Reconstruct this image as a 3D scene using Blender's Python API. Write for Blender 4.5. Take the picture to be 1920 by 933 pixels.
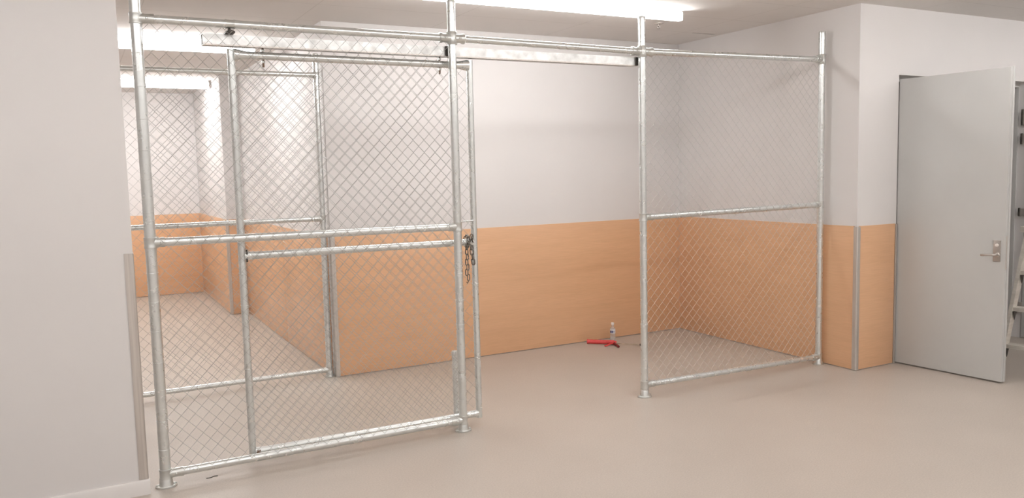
import bpy, bmesh, math, random
from mathutils import Vector, Matrix
random.seed(7)
for o in list(bpy.data.objects):
    bpy.data.objects.remove(o, do_unlink=True)
scene = bpy.context.scene
COL = scene.collection

# ------------------------------------------------------------------ camera, world, exposure
CAM_LOC = Vector((0.0, -4.3699, 1.55))
YAW, PITCH, ROLL = math.radians(28.1262), math.radians(-5.4327), math.radians(-1.3706)
fwd = Vector((math.sin(YAW) * math.cos(PITCH), math.cos(YAW) * math.cos(PITCH), math.sin(PITCH)))
rgt = Vector((math.cos(YAW), -math.sin(YAW), 0.0))
upv = rgt.cross(fwd)
R_ = math.cos(ROLL) * rgt + math.sin(ROLL) * upv
U_ = -math.sin(ROLL) * rgt + math.cos(ROLL) * upv
cam_data = bpy.data.cameras.new('camera')
cam = bpy.data.objects.new('camera', cam_data)
COL.objects.link(cam)
M_ = Matrix((R_, U_, -fwd)).transposed().to_4x4()
M_.translation = CAM_LOC
cam.matrix_world = M_
cam_data.sensor_fit = 'HORIZONTAL'
cam_data.sensor_width = 36.0
cam_data.lens = 1522.85 / 1920.0 * 36.0
cam_data.clip_start = 0.05
scene.camera = cam

world = bpy.data.worlds.new('world')
scene.world = world
world.use_nodes = True
world.node_tree.nodes['Background'].inputs[0].default_value = (0.9, 0.88, 0.85, 1)
world.node_tree.nodes['Background'].inputs[1].default_value = 0.15

scene.view_settings.view_transform = 'Standard'
scene.view_settings.look = 'None'
scene.view_settings.exposure = 0.20
scene.view_settings.gamma = 1.0
scene.view_settings.use_curve_mapping = False

LIGHT_COL = (1.0, 0.992, 0.985, 1)
S_CAGE, S_BAY, S_REC, S_ROOM, S_REAR_FILL = 24.5, 17.5, 18.0, 9.8, 34.0      # lamp diffuser strengths

# ------------------------------------------------------------------ materials
def new_mat(name):
    m = bpy.data.materials.new(name)
    m.use_nodes = True
    nt = m.node_tree
    b = nt.nodes['Principled BSDF']
    return m, nt, b

def node(nt, kind, **kw):
    n = nt.nodes.new(kind)
    for k, v in kw.items():
        if k.startswith('i_'):
            n.inputs[k[2:].replace('_', ' ')].default_value = v
        else:
            setattr(n, k, v)
    return n

def ramp(nt, fac, stops):
    r = nt.nodes.new('ShaderNodeValToRGB')
    cr = r.color_ramp
    while len(cr.elements) > 1:
        cr.elements.remove(cr.elements[-1])
    cr.elements[0].position, cr.elements[0].color = stops[0][0], (*stops[0][1], 1)
    for p, c in stops[1:]:
        e = cr.elements.new(p)
        e.color = (*c, 1)
    nt.links.new(fac, r.inputs[0])
    return r.outputs[0]

def coords(nt, scale=(1, 1, 1)):
    tc = nt.nodes.new('ShaderNodeNewGeometry')          # world position: real place in the room
    mp = nt.nodes.new('ShaderNodeMapping')
    mp.inputs['Scale'].default_value = scale
    nt.links.new(tc.outputs['Position'], mp.inputs[0])
    return mp.outputs[0]

def noisy(name, c0, c1, scale=(1, 1, 1), nscale=4.0, detail=4.0, rough=0.5, metal=0.0, lo=0.35, hi=0.65,
          bump=0.0, bscale=200.0, rough2=None):
    m, nt, b = new_mat(name)
    v = coords(nt, scale)
    n = node(nt, 'ShaderNodeTexNoise', i_Scale=nscale, i_Detail=detail)
    nt.links.new(v, n.inputs['Vector'])
    nt.links.new(ramp(nt, n.outputs['Fac'], [(lo, c0), (hi, c1)]), b.inputs['Base Color'])
    b.inputs['Roughness'].default_value = rough
    b.inputs['Metallic'].default_value = metal
    if rough2 is not None:
        mr = node(nt, 'ShaderNodeMapRange')
        mr.inputs['From Min'].default_value, mr.inputs['From Max'].default_value = lo, hi
        mr.inputs['To Min'].default_value, mr.inputs['To Max'].default_value = rough, rough2
        nt.links.new(n.outputs['Fac'], mr.inputs['Value'])
        nt.links.new(mr.outputs[0], b.inputs['Roughness'])
    if bump > 0:
        n2 = node(nt, 'ShaderNodeTexNoise', i_Scale=bscale, i_Detail=2.0)
        nt.links.new(v, n2.inputs['Vector'])
        bp = node(nt, 'ShaderNodeBump', i_Strength=bump, i_Distance=0.002)
        nt.links.new(n2.outputs['Fac'], bp.inputs['Height'])
        nt.links.new(bp.outputs[0], b.inputs['Normal'])
    return m

MAT = {}
MAT['wall'] = noisy('wall_paint', (.738, .714, .704), (.763, .738, .728), nscale=1.3, rough=.62, bump=.06, bscale=160)
MAT['board'] = noisy('white_gloss_paint', (.74, .71, .69), (.77, .74, .72), nscale=3, rough=.4)
MAT['door'] = noisy('door_paint', (.560, .558, .545), (.585, .583, .57), nscale=2, rough=.45)
MAT['floor'] = noisy('beige_vinyl', (.500, .440, .386), (.548, .484, .427), nscale=1.1, detail=8, rough=.40, lo=.3, hi=.7,
                     bump=.10, bscale=90)
# fine speckle on the vinyl
def speckle(m):
    nt = m.node_tree
    b = nt.nodes['Principled BSDF']
    src = b.inputs['Base Color'].links[0].from_socket
    v = coords(nt)
    n = node(nt, 'ShaderNodeTexNoise', i_Scale=130.0, i_Detail=3.0)
    nt.links.new(v, n.inputs['Vector'])
    mx = node(nt, 'ShaderNodeMix', data_type='RGBA', blend_type='MULTIPLY')
    mx.inputs[0].default_value = 1.0
    nt.links.new(src, mx.inputs[6])
    nt.links.new(ramp(nt, n.outputs['Fac'], [(.3, (.9, .9, .9)), (.7, (1.06, 1.06, 1.06))]), mx.inputs[7])
    nt.links.new(mx.outputs[2], b.inputs['Base Color'])
speckle(MAT['floor'])

def wood():
    m, nt, b = new_mat('beech_laminate')
    v = coords(nt, (1.0, 1.0, 14.0))
    n = node(nt, 'ShaderNodeTexNoise', i_Scale=1.4, i_Detail=6.0, i_Roughness=.6)
    nt.links.new(v, n.inputs['Vector'])
    v2 = coords(nt, (4.0, 4.0, 120.0))
    n2 = node(nt, 'ShaderNodeTexNoise', i_Scale=2.0, i_Detail=3.0)
    nt.links.new(v2, n2.inputs['Vector'])
    mx = node(nt, 'ShaderNodeMix', data_type='RGBA', blend_type='MULTIPLY')
    mx.inputs[0].default_value = 1.0
    nt.links.new(ramp(nt, n.outputs['Fac'], [(.3, (.722, .430, .246)), (.5, (.745, .449, .262)), (.72, (.765, .466, .276))]), mx.inputs[6])
    nt.links.new(ramp(nt, n2.outputs['Fac'], [(.3, (.95, .94, .93)), (.7, (1.03, 1.03, 1.03))]), mx.inputs[7])
    nt.links.new(mx.outputs[2], b.inputs['Base Color'])
    b.inputs['Roughness'].default_value = .30
    b.inputs['IOR'].default_value = 1.58
    return m
MAT['wood'] = wood()

def ceiling_mat():
    m, nt, b = new_mat('ceiling_tiles')
    geo = nt.nodes.new('ShaderNodeNewGeometry')
    sep = nt.nodes.new('ShaderNodeSeparateXYZ')
    nt.links.new(geo.outputs['Position'], sep.inputs[0])
    def line(sock, off, period, half):
        a = node(nt, 'ShaderNodeMath', operation='SUBTRACT'); a.inputs[1].default_value = off
        nt.links.new(sock, a.inputs[0])
        c = node(nt, 'ShaderNodeMath', operation='DIVIDE'); c.inputs[1].default_value = period
        nt.links.new(a.outputs[0], c.inputs[0])
        d = node(nt, 'ShaderNodeMath', operation='PINGPONG'); d.inputs[1].default_value = .5
        nt.links.new(c.outputs[0], d.inputs[0])
        e = node(nt, 'ShaderNodeMath', operation='LESS_THAN'); e.inputs[1].default_value = half / period
        nt.links.new(d.outputs[0], e.inputs[0])
        return e.outputs[0]
    l1 = line(sep.outputs[0], 3.62, 1.05, .0035)
    l2 = line(sep.outputs[1], -.02, .59, .0035)
    mx = node(nt, 'ShaderNodeMath', operation='MAXIMUM')
    nt.links.new(l1, mx.inputs[0]); nt.links.new(l2, mx.inputs[1])
    mix = node(nt, 'ShaderNodeMix', data_type='RGBA')
    nt.links.new(mx.outputs[0], mix.inputs[0])
    n = node(nt, 'ShaderNodeTexNoise', i_Scale=.9, i_Detail=3.0)
    nt.links.new(geo.outputs['Position'], n.inputs['Vector'])
    nt.links.new(ramp(nt, n.outputs['Fac'], [(.35, (.745, .715, .692)), (.65, (.775, .745, .722))]), mix.inputs[6])
    mix.inputs[7].default_value = (.65, .62, .595, 1)
    nt.links.new(mix.outputs[2], b.inputs['Base Color'])
    b.inputs['Roughness'].default_value = .8
    return m
MAT['ceiling'] = ceiling_mat()

def galv(name, c0, c1, rough, rough2, vscale=60.0):
    m, nt, b = new_mat(name)
    v = coords(nt)
    vo = node(nt, 'ShaderNodeTexVoronoi', i_Scale=vscale)
    nt.links.new(v, vo.inputs['Vector'])
    n = node(nt, 'ShaderNodeTexNoise', i_Scale=22.0, i_Detail=5.0)
    nt.links.new(v, n.inputs['Vector'])
    ad = node(nt, 'ShaderNodeMath', operation='MULTIPLY_ADD'); ad.inputs[1].default_value = .10
    sp = nt.nodes.new('ShaderNodeSeparateColor')
    nt.links.new(vo.outputs['Color'], sp.inputs[0])
    nt.links.new(sp.outputs[0], ad.inputs[0]); nt.links.new(n.outputs['Fac'], ad.inputs[2])
    nt.links.new(ramp(nt, ad.outputs[0], [(.30, c0), (.85, c1)]), b.inputs['Base Color'])
    mr = node(nt, 'ShaderNodeMapRange')
    mr.inputs['From Min'].default_value, mr.inputs['From Max'].default_value = .35, .8
    mr.inputs['To Min'].default_value, mr.inputs['To Max'].default_value = rough2, rough
    nt.links.new(ad.outputs[0], mr.inputs['Value'])
    nt.links.new(mr.outputs[0], b.inputs['Roughness'])
    b.inputs['Metallic'].default_value = .86
    return m
MAT['galv'] = galv('galvanised_steel', (.70, .72, .71), (.80, .82, .81), .25, .33)
MAT['fitting'] = galv('cast_fitting', (.60, .61, .59), (.72, .73, .71), .28, .40)
MAT['channel'] = galv('galvanised_channel', (.60, .60, .59), (.84, .84, .83), .32, .52, 35)
MAT['wire'] = galv('galvanised_wire', (.51, .51, .50), (.59, .59, .58), .36, .46)
MAT['steel'] = noisy('brushed_steel', (.56, .52, .49), (.66, .62, .58), (40, 40, .8), nscale=3, rough=.34, metal=.75, rough2=.44)
MAT['chrome'] = noisy('satin_chrome', (.52, .48, .45), (.60, .56, .53), nscale=8, rough=.28, metal=1.0)
MAT['rust'] = noisy('brown_bolt_steel', (.16, .10, .07), (.26, .18, .13), nscale=60, rough=.55, metal=.7)
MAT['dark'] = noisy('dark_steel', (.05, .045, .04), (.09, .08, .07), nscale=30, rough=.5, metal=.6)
MAT['chain'] = noisy('weathered_chain_steel', (.17, .15, .13), (.30, .27, .24), nscale=80, rough=.4, metal=.9)
MAT['red'] = noisy('red_enamel', (.62, .050, .050), (.72, .075, .075), nscale=25, rough=.38)
MAT['darkred'] = noisy('dark_red_enamel', (.17, .012, .014), (.23, .02, .02), nscale=25, rough=.4)
MAT['ladder'] = noisy('mill_aluminium', (.60, .56, .50), (.70, .66, .60), (1, 1, 6), nscale=9, rough=.42, metal=.35)
MAT['gold'] = noisy('dull_rod_steel', (.36, .29, .22), (.46, .38, .30), nscale=30, rough=.4, metal=.9)
MAT['cap'] = noisy('white_plastic', (.82, .76, .72), (.86, .80, .76), nscale=10, rough=.35)
MAT['label'] = noisy('white_label', (.78, .78, .82), (.82, .82, .86), nscale=10, rough=.45)
MAT['blue'] = noisy('navy_print', (.012, .014, .11), (.02, .025, .16), nscale=40, rough=.5)
MAT['black'] = noisy('black_rubber', (.02, .02, .02), (.035, .035, .035), nscale=30, rough=.6)
def bottle_mat():
    m, nt, b = new_mat('clear_bottle_plastic')
    n = node(nt, 'ShaderNodeTexNoise', i_Scale=30.0)
    nt.links.new(coords(nt), n.inputs['Vector'])
    nt.links.new(ramp(nt, n.outputs['Fac'], [(.3, (.88, .87, .86)), (.7, (.93, .92, .91))]), b.inputs['Base Color'])
    b.inputs['Roughness'].default_value = .18
    b.inputs['Transmission Weight'].default_value = .75
    b.inputs['IOR'].default_value = 1.25
    return m
MAT['bottle'] = bottle_mat()
def emit_mat(name, strength):
    m, nt, b = new_mat(name)
    b.inputs['Base Color'].default_value = (.9, .9, .9, 1)
    b.inputs['Emission Color'].default_value = LIGHT_COL
    b.inputs['Emission Strength'].default_value = strength
    return m

# ------------------------------------------------------------------ mesh helpers
def basis(axis):
    a = Vector(axis).normalized()
    t = Vector((0, 0, 1)) if abs(a.z) < .9 else Vector((1, 0, 0))
    u = a.cross(t).normalized()
    return a, u, a.cross(u)

class MB:
    """collects shapes (world coordinates) and links them as ONE mesh object"""
    def __init__(self):
        self.v, self.f, self.s = [], [], []
    def add(self, vs, fs, smooth=False):
        o = len(self.v)
        self.v += [tuple(p) for p in vs]
        self.f += [tuple(i + o for i in f) for f in fs]
        self.s += [smooth] * len(fs)
        return self
    def box(self, x0, x1, y0, y1, z0, z1, bevel=0.0, mat=None):
        bm = bmesh.new()
        bmesh.ops.create_cube(bm, size=1.0)
        for v in bm.verts:
            v.co = Vector(((x0 + x1) / 2 + v.co.x * (x1 - x0), (y0 + y1) / 2 + v.co.y * (y1 - y0), (z0 + z1) / 2 + v.co.z * (z1 - z0)))
        if bevel > 0:
            bmesh.ops.bevel(bm, geom=bm.edges[:], offset=bevel, segments=2, affect='EDGES', profile=.6)
        if mat is not None:
            bmesh.ops.transform(bm, matrix=mat, verts=bm.verts)
        bm.verts.index_update()
        self.add([v.co for v in bm.verts], [[v.index for v in f.verts] for f in bm.faces], False)
        bm.free()
        return self
    def lathe(self, origin, axis, prof, seg=20, sx=1.0, sy=1.0):
        a, u, w = basis(axis)
        o = Vector(origin)
        vs, fs = [], []
        for (s, r) in prof:
            for k in range(seg):
                t = 2 * math.pi * k / seg
                vs.append(o + a * s + (u * math.cos(t) * sx + w * math.sin(t) * sy) * r)
        for i in range(len(prof) - 1):
            for k in range(seg):
                k2 = (k + 1) % seg
                fs.append((i * seg + k, i * seg + k2, (i + 1) * seg + k2, (i + 1) * seg + k))
        n = len(prof)
        self.add(vs, fs, True)
        b = len(self.v) - len(vs)
        if prof[0][1] > 1e-5:
            self.f.append(tuple(b + k for k in reversed(range(seg)))); self.s.append(False)
        if prof[-1][1] > 1e-5:
            self.f.append(tuple(b + (n - 1) * seg + k for k in range(seg))); self.s.append(False)
        return self
    def tube(self, p0, p1, r, seg=20):
        p0, p1 = Vector(p0), Vector(p1)
        return self.lathe(p0, p1 - p0, [(0, r), ((p1 - p0).length, r)], seg)
    def poly(self, pts, r, seg=8, closed=False):
        pts = [Vector(p) for p in pts]
        n = len(pts)
        vs, fs = [], []
        up = None
        for i, p in enumerate(pts):
            if closed:
                d = pts[(i + 1) % n] - pts[i - 1]
            else:
                d = pts[min(i + 1, n - 1)] - pts[max(i - 1, 0)]
            d.normalize()
            if up is None:
                _, up, _ = basis(d)
            up = (up - d * up.dot(d)).normalized()
            w = d.cross(up)
            for k in range(seg):
                t = 2 * math.pi * k / seg
                vs.append(p + (up * math.cos(t) + w * math.sin(t)) * r)
        for i in range(n if closed else n - 1):
            j = (i + 1) % n
            for k in range(seg):
                k2 = (k + 1) % seg
                fs.append((i * seg + k, i * seg + k2, j * seg + k2, j * seg + k))
        if not closed:
            fs.append(tuple(reversed(range(seg))))
            fs.append(tuple((n - 1) * seg + k for k in range(seg)))
        return self.add(vs, fs, True)
    def prism(self, pts, axis_vec):
        """closed outline extruded along a vector"""
        pts = [Vector(p) for p in pts]
        n = len(pts)
        a = Vector(axis_vec)
        vs = pts + [p + a for p in pts]
        fs = [tuple(reversed(range(n))), tuple(n + i for i in range(n))]
        fs += [(i, (i + 1) % n, n + (i + 1) % n, n + i) for i in range(n)]
        return self.add(vs, fs, False)
    def build(self, name, mat, parent=None):
        me = bpy.data.meshes.new(name)
        root = parent
        while root is not None and root.parent is not None:
            root = root.parent
        if root is not None:
            off = root.location
        else:
            xs, ys, zs = zip(*self.v)
            off = Vector(((min(xs) + max(xs)) / 2, (min(ys) + max(ys)) / 2, min(zs)))
        me.from_pydata([(x - off.x, y - off.y, z - off.z) for x, y, z in self.v], [], self.f)
        me.polygons.foreach_set('use_smooth', self.s)
        me.materials.append(MAT[mat] if isinstance(mat, str) else mat)
        bm = bmesh.new(); bm.from_mesh(me)
        bmesh.ops.recalc_face_normals(bm, faces=bm.faces[:])
        bm.to_mesh(me); bm.free()
        me.set_sharp_from_angle(angle=math.radians(38))
        me.update()
        o = bpy.data.objects.new(name, me)
        COL.objects.link(o)
        if parent is not None:
            o.parent = parent
        else:
            o.location = off
        return o

def tag(o, label=None, cat=None, group=None, kind=None):
    if label: o['label'] = label
    if cat: o['category'] = cat
    if group: o['group'] = group
    if kind: o['kind'] = kind
    return o

def thing(name, loc, label, cat, group=None):
    o = bpy.data.objects.new(name, None)
    o.empty_display_size = .1
    COL.objects.link(o)
    o.location = loc
    return tag(o, label, cat, group)

def copy_part(src, parent, loc):
    c = src.copy()
    COL.objects.link(c)
    c.parent = parent
    c.location = loc
    return c

def struct(o, label=None, cat=None):
    return tag(o, label, cat, kind='structure')

# ------------------------------------------------------------------ room shell
ZC = 2.70
struct(MB().box(-4.0, 9.2, -7.2, 7.8, -.12, 0).build('floor', 'floor'), 'beige speckled vinyl floor of the room and the caged bay', 'floor')

# tiled ceiling, built around a slot where one tile has lifted beside the right wall
xs = [-4.0, 4.765, 5.010, 9.2]
ys = [-7.2, 1.148, 1.172, 7.8]
cb = MB()
for i in range(3):
    for j in range(3):
        if i == 1 and j == 1:
            continue
        cb.box(xs[i], xs[i + 1], ys[j], ys[j + 1], ZC, ZC + .02)
ceil_ = cb.build('ceiling', 'ceiling')
struct(ceil_, 'off-white tiled ceiling with thin grid lines', 'ceiling')
MB().box(-4.0, 9.2, -7.2, 7.8, ZC + .10, ZC + .12).build('plenum_slab', 'dark', ceil_)

struct(MB().box(-3.9, .227, -.05, .08, 0, ZC, .002).build('wall_left', 'wall'), 'white wall filling the left side of the picture', 'wall')
bb = MB()
prof = [(-3.9, -.05, 0), (-3.9, -.066, 0), (-3.9, -.066, .066), (-3.9, -.060, .075), (-3.9, -.05, .075)]
bb.prism(prof, (.234 + 3.9, 0, 0))
struct(bb.build('baseboard_left', 'board'), 'white baseboard along the left wall', 'baseboard')

struct(MB().box(1.69, 5.083, 1.726, 1.88, 0, ZC, .002).build('wall_back', 'wall'), 'white back wall of the caged bay above the wood panel', 'wall')
struct(MB().box(5.083, 5.52, -.288, 1.88, 0, ZC).build('wall_right', 'wall'), 'white wall block between the caged bay and the open door', 'wall')
struct(MB().box(1.69, 1.85, 1.88, 5.25, 0, ZC).build('wall_recess_right', 'wall'), 'white right-hand wall of the recess behind the rear fence', 'wall')
struct(MB().box(1.492, 1.85, 5.25, 7.46, 0, ZC, .002).build('wall_recess_step', 'wall'), 'white wall end stepping out at the back of the recess', 'wall')
struct(MB().box(-2.1, 1.492, 7.46, 7.6, 0, ZC).build('wall_recess_back', 'wall'), 'white far wall at the back of the recess', 'wall')
struct(MB().box(-2.1, -1.95, .08, 7.46, 0, ZC).build('wall_recess_left', 'wall'), 'white left wall of the recess', 'wall')
struct(MB().box(5.52, 7.20, -.288, -.13, 2.205, ZC).build('wall_lintel', 'wall'), 'white wall over the doorway', 'wall')
struct(MB().box(7.20, 9.1, -.288, -.13, 0, ZC).build('wall_front', 'wall'), 'white wall right of the doorway', 'wall')
struct(MB().box(9.0, 9.1, -7.1, -.288, 0, ZC).build('wall_east', 'wall'), 'white side wall of the front room', 'wall')
struct(MB().box(-3.9, -3.8, -7.1, -.05, 0, ZC).build('wall_west', 'wall'), 'white side wall of the front room, left', 'wall')
struct(MB().box(-3.9, 9.1, -7.1, -7.0, 0, ZC).build('wall_south', 'wall'), 'white wall at the rear of the front room', 'wall')
struct(MB().box(5.52, 7.6, 1.88, 2.0, 0, ZC).build('wall_annex_back', 'wall'), 'white wall of the room through the doorway', 'wall')
struct(MB().box(7.5, 7.6, -.13, 1.88, 0, ZC).build('wall_annex_right', 'wall'), 'white side wall of the room through the doorway', 'wall')

# beech wall lining, 1.09 m high
PZ0, PZ = .006, 1.087
T = [
    ('back wall of the caged bay', (1.722, 5.075, 1.715, 1.726)),
    ('right wall of the caged bay', (5.072, 5.083, -.268, 1.714)),
    ('wall block beside the open door', (5.103, 5.496, -.299, -.288)),
    ('near half of the recess right wall', (1.679, 1.690, 1.80, 3.2815)),
    ('far half of the recess right wall', (1.679, 1.690, 3.2845, 5.24)),
    ('wall end at the back of the recess', (1.512, 1.676, 5.240, 5.25)),
    ('far side wall of the recess', (1.481, 1.492, 5.27, 7.448)),
    ('far wall of the recess', (-1.94, 1.480, 7.449, 7.46)),
]
for i, (where, (a, b_, c, d)) in enumerate(T):
    struct(MB().box(a, b_, c, d, PZ0, PZ, .0015).build('trim_%d' % (i + 1), 'wood'), 'beech-coloured panel lining the ' + where, 'wall panel')

# door frame members in the reveal of the doorway
fr = MB()
fr.box(5.52, 5.535, -.20, -.15, 0, 2.205, .001)
fr.box(7.185, 7.20, -.215, -.165, 0, 2.205, .001)
fr.box(5.535, 7.185, -.215, -.165, 2.165, 2.205, .001)
struct(fr.build('trim_9', 'door'), 'painted frame lining the doorway', 'door frame')

# ------------------------------------------------------------------ corner guards
def corner_guard(cx, cy, sx, sy, z0, z1, wing, label, th=.003, nose=.006, wing2=None):
    """angle strip round a wall corner: wings run along -sx and -sy from the corner (cx, cy); sx, sy point out of the wall"""
    w2 = wing2 or wing
    pts = [(-wing, th), (-nose, th)]
    for k in range(1, 6):
        t = math.pi / 2 * (1 - k / 6.0)
        pts.append((-nose + (nose + th) * math.cos(t), -nose + (nose + th) * math.sin(t)))
    pts += [(th, -nose), (th, -w2), (0, -w2), (0, 0), (-wing, 0)]
    out = [(cx + sx * p[0], cy + sy * p[1], z0) for p in pts]
    o = MB().prism(out, (0, 0, z1 - z0)).build('corner_guard', 'steel')
    return tag(o, label, 'corner guard', 'steel corner guards on the walls')
# (outer faces sit a hair proud of the wall or of the panel they finish)
corner_guard(.2275, -.0505, 1, -1, .0755, 1.20, .040, 'tall stainless corner guard on the right end of the left white wall')
corner_guard(5.0715, -.3000, -1, -1, .004, 1.083, .030, 'stainless guard on the panelled corner right of the fence, facing the room', th=.004)
corner_guard(5.5215, -.3000, 1, -1, .004, 1.083, .024, 'stainless guard on the panel edge right beside the open door', th=.003)
corner_guard(1.6885, 1.7140, -1, -1, .004, 1.083, .032, 'stainless guard on the panelled corner behind the rear fence post', th=.003)
corner_guard(1.4795, 5.2390, -1, -1, .004, 1.083, .030, 'stainless guard on the stepped corner at the back of the recess', th=.003)

# ------------------------------------------------------------------ ceiling lamps
def ceiling_light(x0, x1, y0, y1, strength, label, group):
    t = thing('ceiling_light', ((x0 + x1) / 2, (y0 + y1) / 2, ZC - .012), label, 'ceiling light', group)
    f = MB(); w = .012
    f.box(x0, x1, y0, y0 + w, ZC - .012, ZC)
    f.box(x0, x1, y1 - w, y1, ZC - .012, ZC)
    f.box(x0, x0 + w, y0 + w, y1 - w, ZC - .012, ZC)
    f.box(x1 - w, x1, y0 + w, y1 - w, ZC - .012, ZC)
    f.build('frame', 'board', t)
    MB().box(x0 + w, x1 - w, y0 + w, y1 - w, ZC - .010, ZC - .001).build('diffuser', emit_mat('lamp_diffuser', strength), t)
    return t
def batten(x0, x1, y0, y1, strength, label, group, drop=.080):
    t = thing('ceiling_light', ((x0 + x1) / 2, (y0 + y1) / 2, ZC - drop), label, 'ceiling light', group)
    MB().box(x0, x1, y0 + .006, y1 - .006, ZC - .010, ZC, .002).build('housing', 'board', t)
    MB().box(x0 + .001, x1 - .001, y0, y1, ZC - drop, ZC - .010).build('diffuser', emit_mat('lamp_diffuser', strength), t)
    for xa in (x0, x1 - .001):
        MB().box(xa, xa + .001, y0, y1, ZC - drop, ZC - .010).build('end_cap', 'board', t)
    return t
batten(2.8352, 4.035, .42, .465, S_CAGE, 'bright long ceiling light over the caged bay, its end near the sprinkler', 'slim lights over the caged bay', drop=.068)
batten(1.635, 2.8348, .42, .465, S_CAGE, 'bright long ceiling light over the sliding gate, left of the other', 'slim lights over the caged bay', drop=.068)
batten(.22, 1.42, 2.80, 3.00, S_BAY, 'nearer ceiling light batten behind the rear fence', 'lights in the recess', drop=.085)
batten(-1.0, .20, 2.80, 3.00, S_BAY, 'nearer fill batten added in the recess, unseen behind the left wall', 'hidden fill lights added in the recess', drop=.085)  # unseen extra batten, added for more even light from the left
batten(-.95, .25, 5.78, 5.98, S_REC, 'farther fill batten added in the recess, unseen behind the left wall', 'hidden fill lights added in the recess', drop=.085)  # also an added, unseen batten that evens the light in the recess
batten(.26, 1.455, 5.78, 5.98, S_REC, 'farther ceiling light batten at the back of the recess', 'lights in the recess', drop=.085)
for x0 in (-1.4, .6, 2.6, 4.6, 6.6):
    batten(x0, x0 + 1.96, -1.465, -1.395, S_ROOM, 'narrow ceiling batten of the front room, overhead and out of the picture', 'narrow battens of the front room')
for x0 in (-2.6, .2, 3.0, 5.8):  # unseen row behind the viewer, added to keep posts and room lit
    ceiling_light(x0, x0 + 1.6, -4.6, -4.32, S_REAR_FILL, 'unseen fill light added on the ceiling of the front room, behind the viewer', 'fill lights added at the rear of the front room')

# ------------------------------------------------------------------ pipework helpers
def fitting(post, pr, rr, z, dirs, big=False, length=.085):
    """clamp collar round a post with a flared socket for each rail end (dirs of +-1 along x)"""
    px, py = post
    m = MB()
    e, hh, lip = (pr + .0045, .036, .003) if big else (pr + .0028, .027, .0018)
    m.lathe((px, py, z), (0, 0, 1), [(-hh, pr + .0005), (-hh, e + lip * .5), (-hh + .005, e + lip), (-hh + .010, e), (hh - .010, e), (hh - .005, e + lip), (hh, e + lip * .5), (hh, pr + .0005)], 28)
    for d in dirs:
        q, lp_ = (rr + .0045, .0045) if big else (rr + .0022, .0016)
        m.lathe((px, py, z), (d, 0, 0), [(pr * .6, q + .002), (pr + .010, q + .001), (pr + .016, q), (length - .022, q), (length - .014, q + lp_), (length - .004, q + lp_), (length, q + .001), (length, rr)], 28)
        b = .0075 if big else .0055
        m.lathe((px + d * (pr + .020), py - q + .001, z), (0, -1, 0), [(0, b), (.005, b), (.007, b * .6)], 8)
    return m

def flange(px, py, pr, half, z=0.0):
    """oval floor plate with a hub and two bolt heads"""
    m = MB()
    n = 28
    def ov(s, zz):
        return [(px + half * s * math.cos(2 * math.pi * k / n) * (1 + .0 * k), py + (pr + .016) * s * math.sin(2 * math.pi * k / n), zz) for k in range(n)]
    r0, r1, r2 = ov(1.0, z + .0005), ov(1.0, z + .007), ov(.93, z + .010)
    fs = [tuple(reversed(range(n)))]
    for a in range(2):
        fs += [(a * n + k, a * n + (k + 1) % n, (a + 1) * n + (k + 1) % n, (a + 1) * n + k) for k in range(n)]
    fs.append(tuple(2 * n + k for k in range(n)))
    m.add(r0 + r1 + r2, fs, False)
    m.lathe((px, py, z + .008), (0, 0, 1), [(0, pr + .010), (.010, pr + .006), (.034, pr + .005), (.040, pr + .001)], 24)
    for d in (-1, 1):
        m.lathe((px + d * (pr + half) * .5 + d * .003, py, z + .009), (0, 0, 1), [(0, .008), (.006, .008), (.008, .005)], 6)
    return m

def post_tube(px, py, r, z0, z1, cap=True):
    m = MB()
    pr = [(z0, r), (z1 - .012, r)]
    if cap:
        pr += [(z1 - .012, r + .0012), (z1 - .002, r + .0012), (z1 + .002, r), (z1 + .006, r * .6), (z1 + .008, .0)]
    else:
        pr += [(z1, r), (z1, r - .004), (z1 - .02, r - .004)]
    m.lathe((px, py, 0), (0, 0, 1), pr, 24)
    return m

def chain_mesh(x0, x1, z0, z1, y, par=0, fit=True, w=.0335, dz=.035, h=.0042, r=.00098, flip=1):
    """woven wire: every wire is a flattened spiral that hooks into its neighbours"""
    m = MB()
    n = int(round((x1 - x0) / w))
    nz = int((z1 - z0) / dz)
    if fit:
        w = (x1 - x0) / n
        dz = (z1 - z0) / nz
    ov = r * .9
    for i in range(n):
        xl, xr = x0 + i * w - (ov if i else 0), x0 + (i + 1) * w + (ov if i < n - 1 else 0)
        pts = []
        for k in range(nz + 1):
            right = ((k + i + par) % 2 == 0)
            x = xr if right else xl
            z = z1 - k * dz
            xo = xl if right else xr
            if k > 0:
                s = h if right else -h           # '\' runs (falling to the right) lie in front
                s = -s * flip
                pts.append((x + (xo - x) * .12, y + s, z + dz * .12))
            pts.append((x, y, z))
            if k < nz:
                s = -h if right else h
                s = -s * flip
                pts.append((x + (xo - x) * .12, y + s, z - dz * .12))
        # fast square tube
        P = [Vector(p) for p in pts]
        vs, fs = [], []
        for a, p in enumerate(P):
            d = (P[min(a + 1, len(P) - 1)] - P[max(a - 1, 0)]).normalized()
            e1 = d.cross(Vector((0, 1, 0))).normalized()
            e2 = d.cross(e1)
            vs += [p + e1 * r, p + e2 * r, p - e1 * r, p - e2 * r]
        for a in range(len(P) - 1):
            b0, b1 = a * 4, a * 4 + 4
            fs += [(b0 + k, b0 + (k + 1) % 4, b1 + (k + 1) % 4, b1 + k) for k in range(4)]
        m.add(vs, fs, True)
    return m

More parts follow.
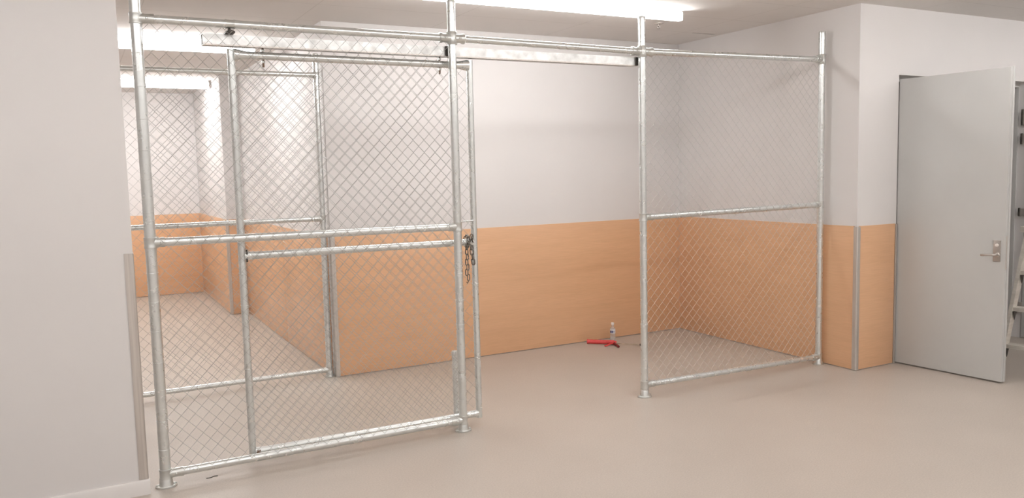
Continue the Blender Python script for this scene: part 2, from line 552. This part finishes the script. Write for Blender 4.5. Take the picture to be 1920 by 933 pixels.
def tie_rings(root, spots, r, name='wire_tie'):
    """thin wire rings round a post, each a part of its own"""
    first = None
    for (x, y, z) in spots:
        if first is None:
            n = 20
            ring = [(root.location.x + (r + .0012) * math.cos(2 * math.pi * k / n), root.location.y + (r + .0012) * math.sin(2 * math.pi * k / n), root.location.z + .002 * math.sin(2 * math.pi * k / n)) for k in range(n)]
            first = MB().poly(ring, .0012, 6, closed=True).build(name, 'galv', root)
            o = first
        else:
            o = first.copy(); COL.objects.link(o); o.parent = root
        o.location = (x - root.location.x, y - root.location.y, z - root.location.z)

# ------------------------------------------------------------------ front fence
XA, XB, XD, XE = .312, 1.974, 3.336, 5.022
RA, RP, RR = .0265, .0245, .021
fence = thing('chain_link_fence', (2.65, 0, 0), 'tall galvanised pipe and chain-link fence across the front of the bay', 'fence', None)
POSTS = [(XA, RA), (XB, RP), (XD, RP), (XE, RP)]
for (x, r), zt in zip(POSTS, (2.60, 2.535, 2.535, 2.538)):
    p = post_tube(x, 0, r, .012, zt).build('post', 'galv', fence)
for (x, r), half in zip(POSTS, (.052, .050, .052, .047)):
    flange(x, 0, r, half).build('base_flange', 'fitting', fence)
def rail(name, x0, z0, x1, z1, r, root=None, y=0.0):
    return MB().tube((x0, y, z0), (x1, y, z1), r, 24).build(name, 'galv', root or fence)
rail('top_rail', XA, 2.328, XB, 2.324, RR)
rail('top_rail', XB, 2.324, XD, 2.313, RR)
rail('top_rail', XD, 2.313, XE, 2.335, RR)
rail('middle_rail', XA, 1.243, XB, 1.235, RR)
rail('middle_rail', XD, 1.226, XE, 1.242, RR)
rail('bottom_rail', XA, .066, XB, .068, RR)
rail('bottom_rail', XD, .084, XE, .058, RR * .95)
for (x, r, z, dirs, ln) in [
        (XA, RA, 2.328, (1,), .080), (XB, RP, 2.324, (-1, 1), .080), (XD, RP, 2.313, (-1, 1), .085), (XE, RP, 2.335, (-1,), .075),
        (XA, RA, 1.243, (1,), .066), (XB, RP, 1.235, (-1,), .058), (XD, RP, 1.226, (1,), .078), (XE, RP, 1.242, (-1,), .070),
        (XA, RA, .066, (1,), .085), (XB, RP, .068, (-1,), .080), (XD, RP, .084, (1,), .082), (XE, RP, .058, (-1,), .072)]:
    fitting((x, 0), r, RR, z, dirs, big=(z > 2 and r == RP), length=ln).build('pipe_fitting', 'fitting', fence)
chain_mesh(XA + RA - .004, XB - RP - .012, .078, 2.306, -.0268).build('chain_mesh', 'wire', fence)
chain_mesh(XD + RP - .020, XE - RP - .031, .078, 2.294, -.0268).build('chain_mesh', 'wire', fence)
spots = []
for (x, r) in POSTS:
    for k in range(15):
        z = .20 + k * .1505 + random.uniform(-.01, .01)
        if abs(z - 1.24) > .05 and z < 2.26:
            spots.append((x, 0, z))
# one ring size fits the three right posts; the stouter left post gets its own
tie_rings(fence, [s for s in spots if s[0] > 1], RP)
tie_rings(fence, [s for s in spots if s[0] < 1], RA)
# sliding track: open-ended box channel with a slot along its underside
TY0, TY1, TZ0, TZ1, TX0, TX1 = .036, .092, 2.224, 2.281, .617, 3.327
tr = MB()
th = .003
sl = [(0, -.5), (0, .5)]
yc = (TY0 + TY1) / 2
outl = [(yc - .008, TZ0), (TY0, TZ0), (TY0, TZ1), (TY1, TZ1), (TY1, TZ0), (yc + .008, TZ0), (yc + .008, TZ0 + th), (TY1 - th, TZ0 + th), (TY1 - th, TZ1 - th), (TY0 + th, TZ1 - th), (TY0 + th, TZ0 + th), (yc - .008, TZ0 + th)]
tr.prism([(TX0, y, z) for y, z in outl], (TX1 - TX0, 0, 0))
track = tr.build('sliding_track', 'channel', fence)
# seam line plate along the lower lip of the track
MB().box(TX0 + .01, TX1 - .01, TY0 - .0015, TY0 + .0005, TZ0, TZ0 + .007).build('track_lip', 'steel', track)
# clamp that hangs the track from the top rail
cl = MB()
cx, cz = .747, 2.327
cl.lathe((cx, 0, cz), (1, 0, 0), [(-.024, RR), (-.024, RR + .003), (-.018, RR + .003), (-.018, RR + .0006), (.016, RR + .0006), (.016, RR + .003), (.022, RR + .003), (.022, RR)], 20)
cl.build('rail_clamp', 'fitting', fence)
cb2 = MB()
cb2.box(cx - .022, cx + .022, -.012, .075, TZ1 + .002, TZ1 + .012, .002)
cb2.lathe((cx - .006, -.006, TZ1 + .008), (0, 0, 1), [(0, .009), (.012, .009), (.016, .005)], 6)
cb2.lathe((cx + .012, .01, TZ1 + .010), (0, 0, 1), [(0, .007), (.010, .007)], 6)
cb2.build('clamp_bolt', 'dark', fence)
for x in (XB - .012, XD - .010):
    MB().box(x - .018, x + .018, .0255, .0355, TZ0 + .002, TZ1 + .002, .001).build('track_bracket', 'dark', fence)
# latch rod between the middle post and the gate
MB().tube((XB + RP, .012, 1.262), (2.105, .055, 1.262), .005, 10).build('latch_rod', 'galv', fence)

# ------------------------------------------------------------------ sliding gate
GY, GX0, GX1, GR, GRR = .075, .756, 2.117, .0195, .020
gate = thing('sliding_gate', ((GX0 + GX1) / 2, GY, 0.0), 'galvanised chain-link sliding gate hung behind the left half of the fence', 'gate')
for x in (GX0, GX1):
    post_tube(x, GY, GR, .042, 2.214, cap=False).build('stile', 'galv', gate)
def flared_rail(name, z, z2, flare, zb=None):
    L = GX1 - GX0
    a = Vector((GX0 + GR * .6, GY, z)); b = Vector((GX1 - GR * .6, GY, z2))
    n = (b - a).length
    pr = [(0, GRR + flare), (.02, GRR + flare * .85), (.04, GRR + flare * .45), (.065, GRR + flare * .12), (.085, GRR), (n - .085, GRR), (n - .065, GRR + flare * .12), (n - .04, GRR + flare * .45), (n - .02, GRR + flare * .85), (n, GRR + flare)]
    return MB().lathe(a, b - a, pr, 24).build(name, 'galv', gate)
flared_rail('top_rail', 2.186, 2.184, .012)
flared_rail('middle_rail', 1.140, 1.132, .004)
flared_rail('bottom_rail', .074, .068, .003)
# the two wire layers hang nearly in step with each other
_n = int(round((XB - RP - XA - RA - .008) / .0335)); _w = (XB - RP - XA - RA - .008) / _n
_nz = int((2.306 - .078) / .035); _dz = (2.306 - .078) / _nz
_i, _k = 40, 18
_t = (CAM_LOC.y - (GY - .0255)) / (CAM_LOC.y + .0268)
_X, _Z = (XA + RA - .004 + _i * _w) * _t, 1.55 + (2.306 - _k * _dz - 1.55) * _t
_a = int((_X - (GX0 + .004)) / _w); _b = int((2.172 - _Z) / _dz)
GMX, GMZ, GMW, GMDZ, GPAR = _X - _a * _w, _Z + _b * _dz, _w, _dz, (_i + _k + _a + _b) % 2
chain_mesh(GMX, GX1 - GR + .01, .085, GMZ, GY - .0255, par=GPAR, fit=False, w=GMW, dz=GMDZ).build('chain_mesh', 'wire', gate)
first = None
spots = [(x, GY, .19 + k * .172) for x in (GX0, GX1) for k in range(12)]
tie_rings(gate, [s for s in spots if abs(s[2] - 1.136) > .04], GR)
# trolley hangers: bolt with nuts above and below the top rail
for x in (.918, 1.925):
    h_ = MB().tube((x, GY, 2.128), (x, GY, 2.258), .0055, 10).build('trolley_bolt', 'rust', gate)
    for z in (2.209, 2.150):
        MB().lathe((x, GY, z), (0, 0, 1), [(0, .010), (.010, .010), (.012, .007)], 6).build('nut', 'fitting', h_)
# small dark hinge-side tongue where the middle rail meets the stile
MB().box(GX0 + GR - .002, GX0 + GR + .007, GY - .022, GY - .016, 1.108, 1.174, .001).build('stop_plate', 'dark', gate)
MB().box(GX0 + GR - .002, GX0 + GR + .018, GY - .026, GY - .018, .050, .086, .001).build('stop_plate', 'rust', gate)

# guide post on the floor behind the gate
gp = thing('guide_post', (1.992, .132, 0), 'short capped pipe post on the floor behind the sliding gate', 'post')
gm = MB().lathe((1.992, .135, 0), (0, 0, 1), [(.001, .019), (.440, .019)], 22)
gm.build('pipe', 'galv', gp)
MB().lathe((1.992, .135, .437), (0, 0, 1), [(0, .0205), (.018, .0215), (.026, .019), (.029, .0)], 22).build('cap', 'fitting', gp)
MB().box(1.955, 2.029, .113, .190, .0005, .006, .001).build('base_plate', 'galv', gp)

# ------------------------------------------------------------------ chain on the gate stile
ch = thing('chain', (2.06, GY - .03, .90), 'short dark steel chain hanging on the gate stile beside the middle post', 'chain')
def link(c, d, side, half=.019, wid=.0095, r=.0034):
    c, d, side = Vector(c), Vector(d).normalized(), Vector(side)
    side = (side - d * side.dot(d)).normalized()
    pts = []
    for k in range(9):
        t = math.pi * k / 8
        pts.append(c + d * (half - wid) + d * wid * math.sin(t) + side * wid * math.cos(t))
    for k in range(9):
        t = math.pi * k / 8
        pts.append(c - d * (half - wid) - d * wid * math.sin(t) - side * wid * math.cos(t))
    MB().poly(pts, r, 6, closed=True).build('link', 'chain', ch)
yl = GY - .030
for k in range(7):
    a = .45 if k % 2 == 0 else .45 + math.pi / 2
    link((2.052 + .001 * k * (-1) ** k, yl, 1.108 - k * .0310), (0, 0, -1), (math.cos(a), math.sin(a), 0))
for k in range(4):
    a = .9 if k % 2 == 0 else .9 + math.pi / 2
    link((2.078 + .004 * k, yl - .004, 1.105 - k * .030), (.12, 0, -1), (math.cos(a), math.sin(a), 0))
# turns round the end of the middle rail
for k in range(7):
    t = math.radians(-120 + k * 55)
    cc = (2.066 + .002 * (k % 2), GY + .029 * math.cos(t), 1.136 + .031 * math.sin(t))
    link(cc, (0, -math.sin(t), math.cos(t)), (1, 0, 0) if k % 2 else (0, math.cos(t), math.sin(t)), half=.019)
link((2.078, yl - .006, 1.165), (.5, 0, 1), (1, .3, 0))
link((2.088, yl - .004, 1.150), (-.3, 0, 1), (.2, 1, 0))
# open hook at the free end
MB().poly([(2.052, yl, .908), (2.056, yl, .896), (2.050, yl, .887), (2.045, yl, .895)], .003, 6).build('hook', 'rust', ch)

# ------------------------------------------------------------------ rear fence (in the opening of the recess)
BX0, BX1, BY, BR, BRR = -1.92, 1.650, 1.772, .0220, .0185
rear = thing('chain_link_fence', ((BX0 + BX1) / 2, BY, 0), 'smaller chain-link fence behind, closing the opening to the recess', 'fence')
for x in (BX0, -.405, BX1):
    post_tube(x, BY, BR, .010, 2.46).build('post', 'galv', rear)
    flange(x, BY, BR, .030).build('base_flange', 'fitting', rear)
for nm, z in (('top_rail', 2.305), ('middle_rail', 1.228), ('bottom_rail', .056)):
    MB().tube((BX0, BY, z), (BX1, BY, z), BRR, 22).build(nm, 'galv', rear)
    fitting((BX0, BY), BR, BRR, z, (1,), length=.065).build('pipe_fitting', 'fitting', rear)
    fitting((BX1, BY), BR, BRR, z, (-1,), length=.065).build('pipe_fitting', 'fitting', rear)
chain_mesh(BX0 + BR, BX1 - BR, .068, 2.286, BY - .0245).build('chain_mesh', 'wire', rear)
tie_rings(rear, [(x, BY, .2 + k * .2) for x in (BX0, -.405, BX1) for k in range(11) if abs(.2 + k * .2 - 1.228) > .05], BR)

# ------------------------------------------------------------------ doors
def door(idx, hx, hy, ang, length, z0, z1, th, label, flip):
    """leaf from hinge (hx, hy) along direction ang; thickness to the side given by flip"""
    d = Vector((math.cos(ang), math.sin(ang), 0))
    n = Vector((-d.y, d.x, 0)) * flip
    M = Matrix((d, n, Vector((0, 0, 1)))).transposed().to_4x4()
    M.translation = (hx, hy, 0)
    m = MB().box(0, length, 0, th, z0, z1, .0015, mat=M)
    o = m.build('door_%d' % idx, 'door')
    struct(o, label, 'door')
    return o, M
a1 = math.atan2(-1.080 + .290, 5.5875 - 5.5265)
leaf, Mx = door(1, 5.5265, -.290, a1, .795, .012, 2.172, .042, 'pale grey door standing wide open beside the panelled wall', 1)
def local(M, x, y, z):
    return M @ Vector((x, y, z))
def child_box(M, parent, name, mat, x0, x1, y0, y1, z0, z1, bev=.001):
    mb = MB().box(x0, x1, y0, y1, z0, z1, bev, mat=M)
    return mb.build(name, mat, parent)
class _R: pass
child_box(Mx, leaf, 'astragal', 'door', .780, .8015, .024, .046, .012, 2.176)
pl = child_box(Mx, leaf, 'lock_plate', 'chrome', .721, .768, -.009, -.0005, .852, 1.000, .002)
lv = MB()
lv.poly([local(Mx, 0.753, -.010, .901), local(Mx, 0.753, -.048, .901), local(Mx, 0.746, -.058, .901), local(Mx, 0.733, -.060, .901), local(Mx, 0.672, -.058, .897), local(Mx, 0.664, -.052, .896)], .0082, 10)
lv.lathe(local(Mx, 0.753, -.008, .901), Mx.to_3x3() @ Vector((0, -1, 0)), [(0, .016), (.010, .016), (.013, .012)], 16)
lv.build('lever_handle', 'chrome', pl)
MB().lathe(local(Mx, 0.745, -.008, .966), Mx.to_3x3() @ Vector((0, -1, 0)), [(0, .0115), (.006, .0115), (.0075, .009)], 16).build('lock_cylinder', 'cap', pl)
child_box(Mx, leaf, 'lock_front', 'steel', .7945, .7965, .010, .032, .80, 1.03, .0003)

a2 = math.atan2(-1.0, .05)
leaf2, M2 = door(2, 7.188, -.300, a2, .80, .012, 2.172, .042, 'grey door leaf at the right edge of the picture, opened beyond the ladder', 1)
for z0, z1 in ((1.84, 1.975), (1.68, 1.772), (1.065, 1.135), (.22, .32)):
    MB().lathe((7.174, -.258, z0), (0, 0, 1), [(0, .009), (z1 - z0, .009)], 10).build('hinge', 'dark', leaf2)
    # hinge plate tying the knuckle to the leaf
    MB().box(7.172, 7.192, -.304, -.252, z0 + .004, z1 - .004).build('hinge_plate', 'steel', leaf2)

# ------------------------------------------------------------------ step ladder behind the open door
ld = thing('step_ladder', (6.15, -1.0, 0), 'aluminium step ladder standing behind the edge of the open door', 'ladder')
Rh = Vector((math.cos(YAW), -math.sin(YAW), 0)); Fh = Vector((math.sin(YAW), math.cos(YAW), 0))
ca, sa = math.cos(math.radians(55)), math.sin(math.radians(55))
Wd = (Rh * ca - Fh * sa)              # width axis: to the right and nearer
Ld = (-Rh * sa - Fh * ca)             # the foot of the front rails points this way
P0 = Vector((5.915, -.935, 0.492))    # left end of the upper visible tread, front edge
slope = math.tan(math.radians(21))
def lp(w, z, dd=0.0):
    """point on the front frame: w along the width, z height, dd further towards the back"""
    return Vector((P0.x, P0.y, 0)) + Wd * w + Ld * ((P0.z - z) * slope - dd) + Vector((0, 0, z))
WID = .40
def frame_bar(p0, p1, wx, wy, ax):
    m = MB()
    p0, p1 = Vector(p0), Vector(p1)
    a = (p1 - p0).normalized(); u = (Vector(ax) - a * Vector(ax).dot(a)).normalized(); v = a.cross(u)
    ring = [p0 + u * sx * wx / 2 + v * sy * wy / 2 for sx, sy in ((-1, -1), (1, -1), (1, 1), (-1, 1))]
    return m.prism(ring, p1 - p0)
for w in (.012, WID - .012):
    s_ = frame_bar(lp(w, .012, .03), lp(w, 1.02, .03), .024, .062, Wd).build('stile', 'ladder', ld)
    frame_bar(lp(w, .001, .03), lp(w, .055, .03), .030, .070, Wd).build('rubber_foot', 'black', s_)
for z in (.235, .492, .748):
    q = MB()
    q.prism([lp(-.004, z - .003, 0), lp(WID + .004, z - .003, 0), lp(WID + .004, z - .003, 0) - Ld * .085, lp(-.004, z - .003, 0) - Ld * .085], (0, 0, -.028))
    t_ = q.build('step', 'ladder', ld)
    for w in (.030, WID - .030):
        MB().prism([lp(w, z - .032), lp(w, z - .032) - Ld * .05, lp(w, z - .095) - Ld * .045], Wd * .004).build('step_bracket', 'dark', t_)
rp0, rp1 = lp(0, 1.0, .06), lp(0, 0, 0)
for w in (.03, WID - .03):
    b0 = Vector((lp(w, 1.0, .07).x, lp(w, 1.0, .07).y, 1.0))
    b1 = b0 - Ld * .42; b1.z = .012
    s_ = frame_bar(b1, b0, .020, .030, Wd).build('rear_leg', 'ladder', ld)
    b2 = b1.copy(); b2.z = .001
    frame_bar(b2, b1 + (b0 - b1) * .045, .026, .036, Wd).build('rubber_foot', 'black', s_)
tp = MB()
tp.prism([lp(-.02, 1.02, -.03), lp(WID + .02, 1.02, -.03), lp(WID + .02, 1.02, .20), lp(-.02, 1.02, .20)], (0, 0, .04))
tp.build('top_platform', 'ladder', ld)

# ------------------------------------------------------------------ sprinkler head on the ceiling
sp_ = thing('sprinkler_head', (4.197, .905, ZC - .045), 'small pendant sprinkler head on the ceiling near the light end', 'sprinkler')
MB().lathe((4.197, .905, ZC), (0, 0, -1), [(0, .038), (.003, .038), (.008, .030), (.010, .018)], 20).build('escutcheon', 'steel', sp_)
sb = MB()
sb.lathe((4.197, .905, ZC - .008), (0, 0, -1), [(0, .010), (.010, .010), (.014, .006)], 12)
for s in (-1, 1):
    sb.poly([(4.197 + s * .007, .905, ZC - .020), (4.197 + s * .013, .905, ZC - .029), (4.197 + s * .004, .905, ZC - .041)], .002, 6)
sb.build('sprinkler_body', 'chrome', sp_)
MB().lathe((4.197, .905, ZC - .041), (0, 0, -1), [(0, .014), (.0018, .016), (.003, .006)], 16).build('deflector', 'chrome', sp_)

# ------------------------------------------------------------------ bottle by the back panel
bx, by = 4.208, 1.605
bt = thing('plastic_bottle', (bx, by, 0), 'small clear plastic bottle with white cap standing against the wood panel', 'bottle')
MB().lathe((bx, by, 0), (0, 0, 1), [(.001, .020), (.004, .0235), (.050, .0235), (.056, .0225), (.062, .0235), (.108, .0235), (.122, .019), (.134, .011), (.146, .0105)], 24).build('body', 'bottle', bt)
lb = MB().lathe((bx, by, .074), (0, 0, 1), [(0, .0240), (.036, .0240)], 24).build('label', 'label', bt)
pm = MB()
d0 = math.atan2(CAM_LOC.y - by, CAM_LOC.x - bx)
for (a0, a1_, z0, z1) in ((-62, -24, .080, .100), (-14, 10, .080, .100), (22, 32, .082, .098)):
    n = 6
    vs, fs = [], []
    for k in range(n + 1):
        t = d0 + math.radians(a0 + (a1_ - a0) * k / n)
        for rr_ in (.0239, .0245):
            for z in (z0, z1):
                vs.append((bx + rr_ * math.cos(t), by + rr_ * math.sin(t), z))
    for k in range(n):
        b0, b1 = k * 4, k * 4 + 4
        fs += [(b0 + 2, b1 + 2, b1 + 3, b0 + 3), (b0, b0 + 1, b1 + 1, b1), (b0 + 1, b0 + 3, b1 + 3, b1 + 1), (b0, b1, b1 + 2, b0 + 2)]
    fs += [(0, 2, 3, 1), (n * 4, n * 4 + 1, n * 4 + 3, n * 4 + 2)]
    pm.add(vs, fs, False)
pm.build('printed_mark', 'blue', lb)
MB().lathe((bx, by, .144), (0, 0, 1), [(0, .0085), (.007, .0085), (.008, .0135), (.020, .0150), (.026, .0125), (.028, .0)], 20).build('cap', 'cap', bt)

# ------------------------------------------------------------------ red caulking gun on the floor
g0, g1 = Vector((3.955, 1.640, 0)), Vector((4.300, 1.300, 0))
gd = (g1 - g0).normalized()
gs = Vector((-gd.y, gd.x, 0))                    # towards the back wall
if gs.y > 0: gs = -gs                            # now towards the camera
cg = thing('caulking_gun', (g0 + gd * .2)[:], 'red caulking gun lying on the floor in front of the bottle', 'caulking gun')
H0 = .0225
def gp_(s, t, z): return g0 + gd * s + gs * t + Vector((0, 0, z))
cr = MB()                                        # half-round cradle
n = 10
outer = [(-.019 * math.cos(math.pi * k / n), .019 * math.sin(math.pi * k / n)) for k in range(n + 1)]
inner = [(-.0168 * math.cos(math.pi * k / n), .0168 * math.sin(math.pi * k / n)) for k in reversed(range(n + 1))]
cr.prism([gp_(.004, p[1] + .003, H0 + p[0]) for p in outer + inner], gd * .228)
cr.build('cradle', 'red', cg)
fp = MB()
fp.prism([gp_(.0, 0.021 * math.cos(t), H0 + .0215 * math.sin(t)) for t in [2 * math.pi * k / 16 for k in range(16)]], gd * .006)
fp.build('front_plate', 'red', cg)
bp_ = MB()
bp_.prism([gp_(.230, 0.018 * math.cos(t), H0 + .0205 * math.sin(t)) for t in [2 * math.pi * k / 16 for k in range(16)]], gd * .012)
bp_.prism([gp_(.238, -.010, H0 + .012), gp_(.262, -.010, H0 + .010), gp_(.262, .014, H0 - .012), gp_(.238, .014, H0 - .012)], Vector((0, 0, -.004)) + Vector((0, 0, -.006)))
bp_.build('back_plate', 'red', cg)
MB().poly([gp_(.246, .012, H0 - .004), gp_(.262, .045, H0 - .012), gp_(.285, .085, .014), gp_(.300, .120, .011)], .0105, 8).build('handle', 'darkred', cg)
MB().poly([gp_(.236, .016, H0 - .004), gp_(.215, .050, .018), gp_(.190, .085, .010), gp_(.176, .100, .009)], .0075, 8).build('trigger', 'red', cg)
rd = MB().poly([gp_(.020, .002, H0), gp_(.475, .002, H0 - .012)], .0040, 8)
rd.build('plunger_rod', 'gold', cg)
MB().lathe(gp_(.468, .002, H0 - .012), gd, [(0, .009), (.012, .010), (.016, .006)], 12).build('rod_end', 'dark', cg)
MB().poly([gp_(.470, .002, H0 - .014), gp_(.478, .004, .004)], .004, 6).build('rod_hook', 'dark', cg)

# thin dark strand drawn as a dark mark on the floor by the left post
tag(MB().poly([(.505, .006, .0022), (.525, .000, .0030), (.545, .016, .0022), (.562, .012, .0022)], .0020, 6).build('dark_floor_mark', 'dark'), 'tiny dark mark on the floor beside the bottom rail', 'wire')
